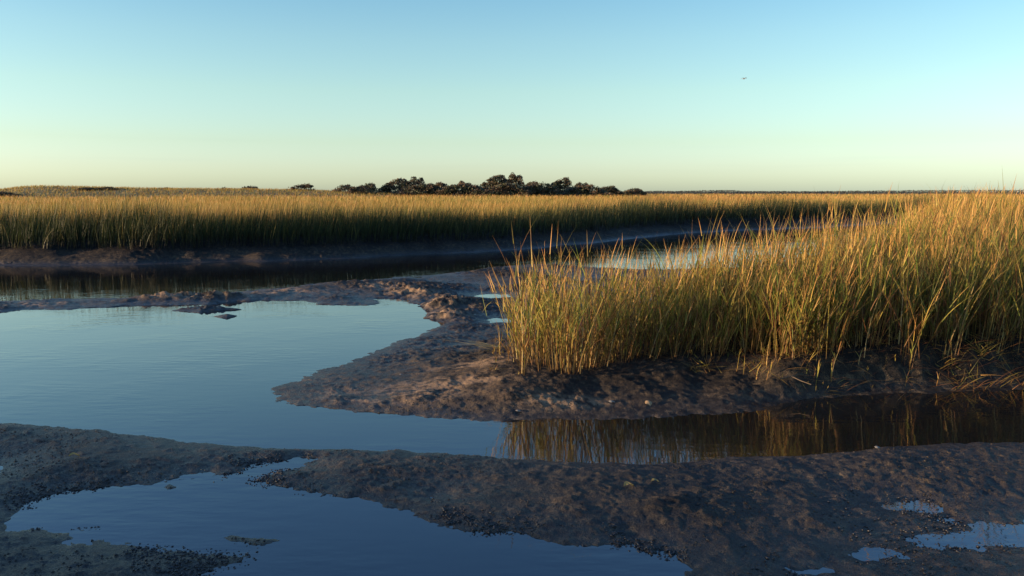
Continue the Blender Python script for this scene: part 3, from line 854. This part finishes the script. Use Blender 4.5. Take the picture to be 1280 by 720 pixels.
for i in first:
    right = cand[i, 0] > 1.15
    o = link('mud_snail', SN[i % 4], None, loc=(cand[i, 0], cand[i, 1], float(hz[i]) - .001),
             label='tiny dark snail among many by the small right hand puddles' if right else 'tiny dark snail among many on the rim of the large near pool',
             cat='snail', group='snails by the right puddles' if right else 'snails round the near pool')
    o.rotation_euler = (0, 0, rng.random() * 6.28)
    s_ = rng.uniform(.45, 1.3); o.scale = (s_, s_, s_)
def scatter_mesh(me, pos, scale, name, mat, **kw):
    V0 = np.empty(len(me.vertices) * 3, np.float32); me.vertices.foreach_get('co', V0); V0 = V0.reshape(-1, 3)
    Q0 = np.array([list(p.vertices) for p in me.polygons])
    n = len(pos); a = rng.random(n) * 6.28
    ca, sa = np.cos(a)[:, None], np.sin(a)[:, None]
    X = (V0[None, :, 0] * ca - V0[None, :, 1] * sa) * scale[:, None] + pos[:, None, 0]
    Y = (V0[None, :, 0] * sa + V0[None, :, 1] * ca) * scale[:, None] + pos[:, None, 1]
    Z = V0[None, :, 2] * scale[:, None] + pos[:, None, 2]
    V = np.stack([X, Y, Z], -1).reshape(-1, 3)
    Q = (Q0[None] + (np.arange(n) * len(V0))[:, None, None]).reshape(-1, 4)
    return link(name, mesh_np(name, V, [Q], smooth=True), mat, **kw)
rest = near_i[300:]
scatter_mesh(SN[0], np.column_stack([cand[rest], hz[rest] - .001]), rng.uniform(.4, 1.0, len(rest)), 'mud_snails', M_SNAIL, kind='stuff', label='countless tiny dark snails scattered over the wet near mud', cat='snails')

# crumbs of mud
i6 = np.arange(5)
def clod_mesh():
    r_ = np.random.default_rng(3)
    k = 5; th = i6 * 2 * math.pi / k
    V = np.concatenate([np.stack([np.cos(th + z) * w, np.sin(th + z) * w, np.full(k, z)], 1) for w, z in ((1, -.2), (.95, .3), (.3, .75))]) * (1 + .15 * r_.normal(0, 1, (15, 1)))
    Q = np.concatenate([np.stack([i6 + r * 5, (i6 + 1) % 5 + r * 5, (i6 + 1) % 5 + (r + 1) * 5, i6 + (r + 1) * 5], 1) for r in range(2)])
    return mesh_np('clod', V, [Q])
n = 36000
x = rng.uniform(-4.5, 4.8, n); y = 3.0 + 3.2 * rng.random(n)
cl = fbm(x, y, .5, 4, 71, .65)
k = (np.abs(x) < .68 * y) & (cl > 0.03)
x, y, cl = x[k], y[k], cl[k]; z = height(x, y)
k = z > 0.004; x, y, z, cl = x[k], y[k], z[k], cl[k]
print('clods', len(x))
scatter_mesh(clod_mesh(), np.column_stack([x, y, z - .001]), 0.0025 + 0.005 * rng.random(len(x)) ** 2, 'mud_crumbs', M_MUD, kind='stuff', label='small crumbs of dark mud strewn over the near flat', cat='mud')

def shell(u, v, size, label, mat=M_SHELL, name='shell', rz=0.0, tilt=0.2):
    cx, cy = at(u, v, .04); z0 = float(ground(cx, cy)[0]); cx, cy = at(u, v, z0)
    nu, nv = 9, 4
    V = [(0, -1.0, 0.02)]
    for j in range(1, nv + 1):
        t = j / nv
        for i in range(nu):
            th = math.pi * (i / (nu - 1)) - math.pi / 2
            rr = t * (1 + .05 * ((i % 2) * 2 - 1))
            V.append((math.sin(th) * 1.05 * rr * (1 - .15 * t * abs(math.sin(th))), -1 + (1 + math.cos(th)) * rr * .95, .42 * math.sin(math.pi * (t * .55 + .05)) * (1 - .5 * abs(math.sin(th))) if t < 1 else 0.0))
    F4 = np.array([[1 + j * nu + i, 1 + j * nu + i + 1, 1 + (j + 1) * nu + i + 1, 1 + (j + 1) * nu + i] for j in range(nv - 1) for i in range(nu - 1)])
    F3 = np.array([[0, 1 + i + 1, 1 + i] for i in range(nu - 1)])
    o = link(name, mesh_np(name, np.array(V) * size, [F4, F3], smooth=True), mat, loc=(cx, cy, float(ground(cx, cy)[0]) + size * .15), label=label, cat=name.replace('_', ' '))
    o.rotation_euler = (tilt, 0, rz)
    return o
shell(501, 468, .016, 'tiny white shell on the left part of the tongue of mud', rz=.5)
shell(648, 498, .026, 'pale shell on the rim of the tongue below the thin single tuft', rz=2.2)
shell(765, 499, .03, 'white shell lying flat on the smooth slope below the stand', rz=1.2)
shell(811, 501, .034, 'tan shell on a small mound just above the creek edge', mat_plain('tan_shell', (.30, .20, .11), scale=50), rz=.3, tilt=.6)
shell(1097, 558, .022, 'pale shell on the near shore of the dark creek', rz=.9)

def leaf(u, v, size, label, rz):
    cx, cy = at(u, v, .05); z0 = float(ground(cx, cy)[0]); cx, cy = at(u, v, z0); z0 = float(ground(cx, cy)[0])
    t = np.linspace(0, 1, 7)
    w = np.sin(math.pi * t ** .8) * .28
    zc = .10 + .18 * np.sin(t * 4)
    V = np.concatenate([np.stack([t - .5, -w, zc + .10], 1), np.stack([t - .5, 0 * t, zc], 1), np.stack([t - .5, w, zc + .14], 1)]) * size
    i = np.arange(6)
    Q = np.concatenate([np.stack([i + r * 7, i + 1 + r * 7, i + 8 + r * 7, i + 7 + r * 7], 1) for r in range(2)])
    o = link('fallen_leaf', mesh_np('fallen_leaf', V, [Q], np.tile([(.42, .30, .10)], (21, 1))), M_GRASS, loc=(cx, cy, z0 + .004), label=label, cat='leaf')
    o.rotation_euler = (0, 0, rz)
leaf(93, 572, .06, 'yellow leaf on the mud above the left end of the near pool', .6)
leaf(786, 609, .07, 'pale dry leaf on the near mud below the creek reflection', .5)
leaf(819, 604, .05, 'smaller dry leaf just right of the pale one on the near mud', .2)

# driftwood twig at the waterline
cx, cy = at(975, 488, .05)
tw = [tube((0, 0, .03), (.10, .03, .045), .006, .005), tube((.10, .03, .045), (.16, -.03, .02), .005, .004), tube((.16, -.03, .02), (.21, -.13, .012), .004, .0025), tube((.10, .03, .045), (.17, .06, .05), .004, .002)]
v, q = tubes(tw)
link('twig', mesh_np('twig', v, [q]), M_BARK, loc=(cx, cy, float(ground(cx, cy)[0])), label='bent dark twig on the bank at the water line of the dark creek', cat='twig')

# ------------------------------------------------------------------ a gull in the sky
D = 70.0
bu, bv = 930, 98.5
a_, b_ = (bu - 640) / F_PX, -(bv - 360) / F_PX
cp, sp = math.cos(PITCH), math.sin(PITCH)
dv = np.array([a_, cp + b_ * sp, -sp + b_ * cp]) * D
bird = bpy.data.objects.new('gull', None); COL.objects.link(bird)
bird.location = (dv[0], dv[1], CAM_H + dv[2]); bird['label'] = 'small grey bird flying alone in the open sky'; bird['category'] = 'bird'
rings = []
for yy, rr in ((-.26, .012), (-.15, .045), (0, .062), (.12, .05), (.19, .034), (.24, .036), (.28, .012), (.32, .004)):
    th = np.arange(8) * math.pi / 4
    rings.append(np.stack([np.cos(th) * rr, np.full(8, yy), np.sin(th) * rr], 1))
i = np.arange(8)
link('body', mesh_np('body', np.concatenate(rings), [np.concatenate([np.stack([i + r * 8, (i + 1) % 8 + r * 8, (i + 1) % 8 + (r + 1) * 8, i + (r + 1) * 8], 1) for r in range(7)])], smooth=True), M_BIRD, bird)
for sgn in (-1, 1):
    st_ = [(.03, .10, -.06, .03), (.20, .13, -.03, .13), (.34, .08, -.06, .10), (.46, -.02, -.12, .02)]
    V = []
    for (sx_, y1, y0, zz) in st_:
        V += [(sgn * sx_, y1, zz), (sgn * sx_, (y0 + y1) / 2, zz + .014), (sgn * sx_, y0, zz), (sgn * sx_, (y0 + y1) / 2, zz - .006)]
    Q = np.array([[r * 4 + c, r * 4 + (c + 1) % 4, (r + 1) * 4 + (c + 1) % 4, (r + 1) * 4 + c] for r in range(3) for c in range(4)])
    link('wing', mesh_np('wing', np.array(V), [Q]), M_BIRD, bird)
link('tail', mesh_np('tail', np.array([(-.02, -.24, .005), (.02, -.24, .005), (.06, -.37, .0), (-.06, -.37, .0), (-.02, -.24, -.005), (.02, -.24, -.005), (.06, -.37, -.004), (-.06, -.37, -.004)]), [np.array([[0, 1, 2, 3], [7, 6, 5, 4], [0, 3, 7, 4], [1, 5, 6, 2], [3, 2, 6, 7]])]), M_BIRD, bird)
bird.scale = (.7, .7, .7)
bird.rotation_euler = (0, math.radians(8), math.radians(205))
